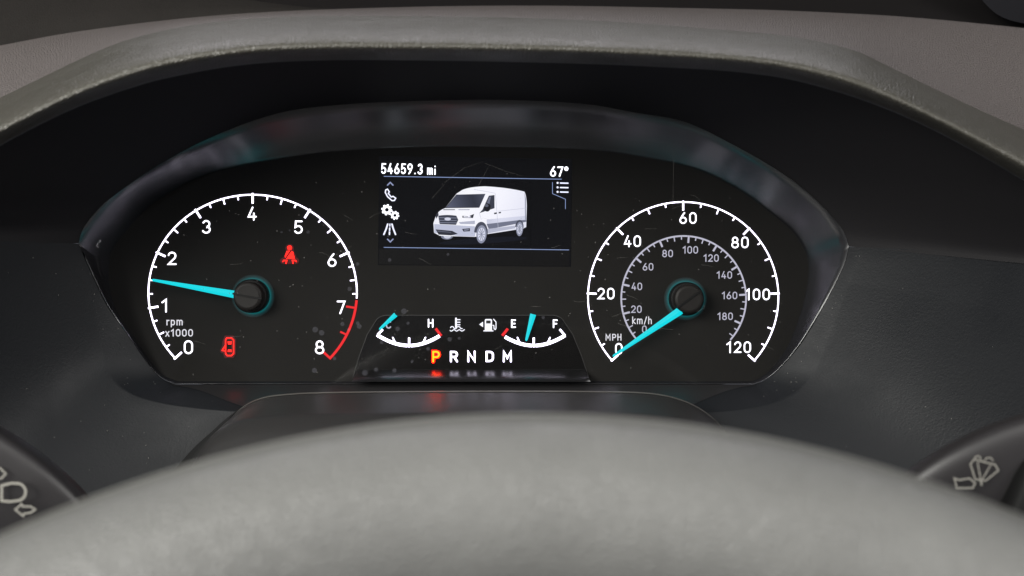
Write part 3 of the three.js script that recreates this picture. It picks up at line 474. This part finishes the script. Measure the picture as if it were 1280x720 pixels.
// ---------------------------------------------------------------- steering column cover
{
  const cover = thing('column_cover', 'dark plastic steering column cover with a pale top edge, below the dials', 'column cover', [-0.02, -0.06, 0.05]);
  const arch = [V(255, 640), V(262, 590), V(271, 557), V(279, 540), V(292, 520), V(308, 506), V(330, 497), V(365, 492.5), V(420, 490.5), V(520, 489.5), V(640, 489), V(740, 489.5), V(810, 491.5), V(842, 497), V(868, 507), V(890, 522), V(910, 545), V(925, 590), V(935, 640)];
  const prof = spline(arch.map(([x, y]) => at(x, y, 0.025 + Math.max(0, y - 500) * 0.00022)), 160), shift = (dx, dy, dz, k = 1) => prof.map((v) => new THREE.Vector3(v.x * k + dx, v.y + dy, v.z + dz));
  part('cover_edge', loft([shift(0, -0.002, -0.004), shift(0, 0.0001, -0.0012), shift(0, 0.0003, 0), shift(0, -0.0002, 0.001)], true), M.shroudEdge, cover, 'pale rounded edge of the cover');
  part('cover_shell', loft([shift(0, -0.0004, 0.0008), shift(0, -0.0010, 0.008), shift(0, -0.0026, 0.020), shift(0, -0.0046, 0.034), shift(0, -0.0058, 0.038), shift(0, -0.012, 0.047), shift(0, -0.03, 0.06)], true), M.shroud, cover, 'dark shell of the cover');
  const gap = thing('column_gap', 'black gaiter filling the gap left of the column cover', 'shade_sheet', [-0.12, -0.06, 0.03]);  // dark sheet painted in for the shaded gap
  const e0 = spline(mm([[331, 496.5, 0.024], [310, 505, 0.026], [294, 517, 0.028], [282, 534, 0.032], [270, 556, 0.036], [256, 600, 0.045]], 0.0235), 30), e1 = spline(mm([[326, 498, 0.023], [303, 509, 0.024], [284, 522, 0.025], [264, 540, 0.028], [240, 562, 0.032], [200, 610, 0.041]], 0.0225), 30);
  part('gap_sheet', loft([e0.map((v) => v.clone().setZ(0.012)), e0, between3(e0, e1, 0.5).map((v) => v.add(new THREE.Vector3(0, 0, 0.0015))), e1, e1.map((v) => v.clone().setZ(0.016))]), M.black, gap);
}
// ---------------------------------------------------------------- stalks
function sweepStalk(path, half, thick, n = 50) {                 // a flattened oval lever along a path
  const c = new THREE.CatmullRomCurve3(path.map((p) => at(...p)), false, 'centripetal'), pts = c.getSpacedPoints(n), rows = [];
  pts.forEach((p, k) => {
    const t = c.getTangentAt(k / n).setZ(0).normalize(), u = new THREE.Vector3(-t.y, t.x, 0), w = Math.min(1, Math.sqrt(Math.max(0, 1 - Math.pow(Math.max(0, 1 - k / 5), 2))) + 0.02), row = [];
    for (let j = 0; j <= 40; j++) { const a = (j / 40) * 2 * Math.PI, cs = Math.cos(a), sn = Math.sin(a), q = (v, e) => Math.sign(v) * Math.pow(Math.abs(v), e); row.push(p.clone().addScaledVector(u, q(cs, 0.62) * half * w).add(new THREE.Vector3(0, 0, q(sn, 0.62) * thick * w))); }
    rows.push(row);
  });
  return loft(rows);
}
{
  const s = thing('light_stalk', 'dark lever with white headlamp symbols at the left of the steering wheel', 'stalk', [-0.2, -0.09, 0.14]);
  part('lever', sweepStalk([[95, 700, 0.13], [69, 656, 0.135], [36, 624, 0.138], [0, 597, 0.14], [-40, 574, 0.142], [-130, 540, 0.146]], 0.0135, 0.0065), M.stalk, s);
  const z = 0.1475;
  part('headlamp_symbol', lay([ribbon([[2, 607], [14, 604], ...arc(21, 615, 11, 11, -75, 75, 10), [12, 627], [2, 626]], 3, true), ribbon([[-6, 608], [-16, 606]], 2.3), ribbon([[-6, 616], [-16, 615]], 2.3), ribbon([[-6, 624], [-16, 624]], 2.3)], z), M.stalkMark, s);
  part('arrow_symbol', lay([ribbon([[19, 637], [27, 630], [28, 633], [38, 633], [44, 637], [38, 641], [30, 642], [29, 645]], 2, true)], z), M.stalkMark, s);
  part('fog_lamp_symbol', lay([ribbon([[-8, 588], [0, 585], [7, 592], [2, 598], [-8, 598]], 2, true)], z), M.stalkMark, s);
}
{
  const s = thing('wiper_stalk', 'dark lever with white wiper and washer symbols at the right of the steering wheel', 'stalk', [0.18, -0.08, 0.14]);
  part('lever', sweepStalk([[1095, 700, 0.13], [1130, 665, 0.132], [1170, 630, 0.135], [1222, 598, 0.138], [1285, 572, 0.14], [1420, 545, 0.146]], 0.0138, 0.0065), M.stalk, s);
  part('end_collar', sweepStalk([[1250, 612, 0.142], [1275, 622, 0.145], [1310, 636, 0.148], [1400, 670, 0.152]], 0.0135, 0.0065), M.hubSide, s, 'rounded collar on the outer end of the lever');
  const z = 0.1465, w = (x, y) => [1230 + (x - 1230), y];
  part('wiper_symbol', lay([ribbon([[1213, 580], [1218, 574], [1228, 577], [1244, 581], [1248, 588], [1232, 601], [1219, 599]], 1.8, true), ribbon([[1226, 600], [1222, 578]], 1.5), ribbon([[1228, 599], [1238, 582]], 1.5), ribbon(arc(1222, 574, 4, 4, 180, 360, 6), 1.5), ribbon(arc(1236, 576, 5, 4, 190, 360, 6), 1.5), ribbon([[1226, 600], [1227, 606]], 2.3)], z), M.stalkMark, s);
  part('arrow_symbol', lay([ribbon([[1193, 598], [1199, 600], [1212, 598], [1219, 604], [1216, 610], [1196, 610]], 2, true)], z), M.stalkMark, s);
}
// ---------------------------------------------------------------- steering wheel
{
  const tilt = [0.78, 0.626], r = 0.175, top = new THREE.Vector3(0.0038, -0.0450, 0.265), e2 = new THREE.Vector3(0, tilt[0], -tilt[1]), nn = new THREE.Vector3(0, tilt[1], tilt[0]);
  const C = top.clone().addScaledVector(e2, -r), wheel = thing('steering_wheel', 'worn grey grained steering wheel rim curving across the front, out of focus', 'steering wheel', C.toArray());
  const sweep = (a0, a1, grow, n = 30) => {                      // part of the rim's oval section, swept all the way round
    const rows = [];
    for (let j = 0; j <= n; j++) { const a = (a0 + (a1 - a0) * j / n) * Math.PI / 180, f = grow(a * 180 / Math.PI), u = Math.cos(a) * 0.020 * f, v = Math.sin(a) * 0.0225 * f; rows.push(Array.from({ length: 241 }, (_, k) => { const p = (k / 240) * 2 * Math.PI; return C.clone().addScaledVector(new THREE.Vector3(1, 0, 0), Math.sin(p) * (r + u)).addScaledVector(e2, Math.cos(p) * (r + u)).addScaledVector(nn, v); })); }
    return loft(rows, true);
  };
  // 0 degrees points away from the wheel's centre, 90 towards the driver
  const groove = (a) => (a < 90 ? 0.98 + 0.02 * smooth((a - 52) / 38) : 1);
  part('rim_cover', sweep(52, 262, groove, 60), M.rim, wheel, 'grained driver side of the rim');
  part('rim_back', sweep(-97, 48, () => 1), M.rimBack, wheel, 'smooth back of the rim, its edge highlight put into a paler colour');
  part('rim_seam', sweep(46, 54, (a) => 0.976 + 0.012 * Math.abs(a - 50) / 4, 8), M.rimSeam, wheel);
}
// dust lying on the dark trim
{
  const list = [];
  for (let k = 0; k < 70; k++) { const t = Math.floor(between(0, midRing.length)), f = between(0.1, 0.75), v = midRing[t].clone().lerp(outRing[t], f); v.z += 0.0004; list.push(new THREE.IcosahedronGeometry(between(0.00009, 0.00022), 0).translate(v.x, v.y, v.z)); }
  for (let k = 0; k < 60; k++) { const t = Math.floor(between(0, inner.length)), v = inner[t].clone().lerp(midRing[t], between(0.1, 0.9)); v.z += 0.0003; list.push(new THREE.IcosahedronGeometry(between(0.00008, 0.00018), 0).translate(v.x, v.y, v.z)); }
  part('dust', mergeGeometries(list), std({ color: lin(0.3, 0.29, 0.27), roughness: 1 }), dash).userData.kind = 'stuff';
}
renderer.render(scene, camera);
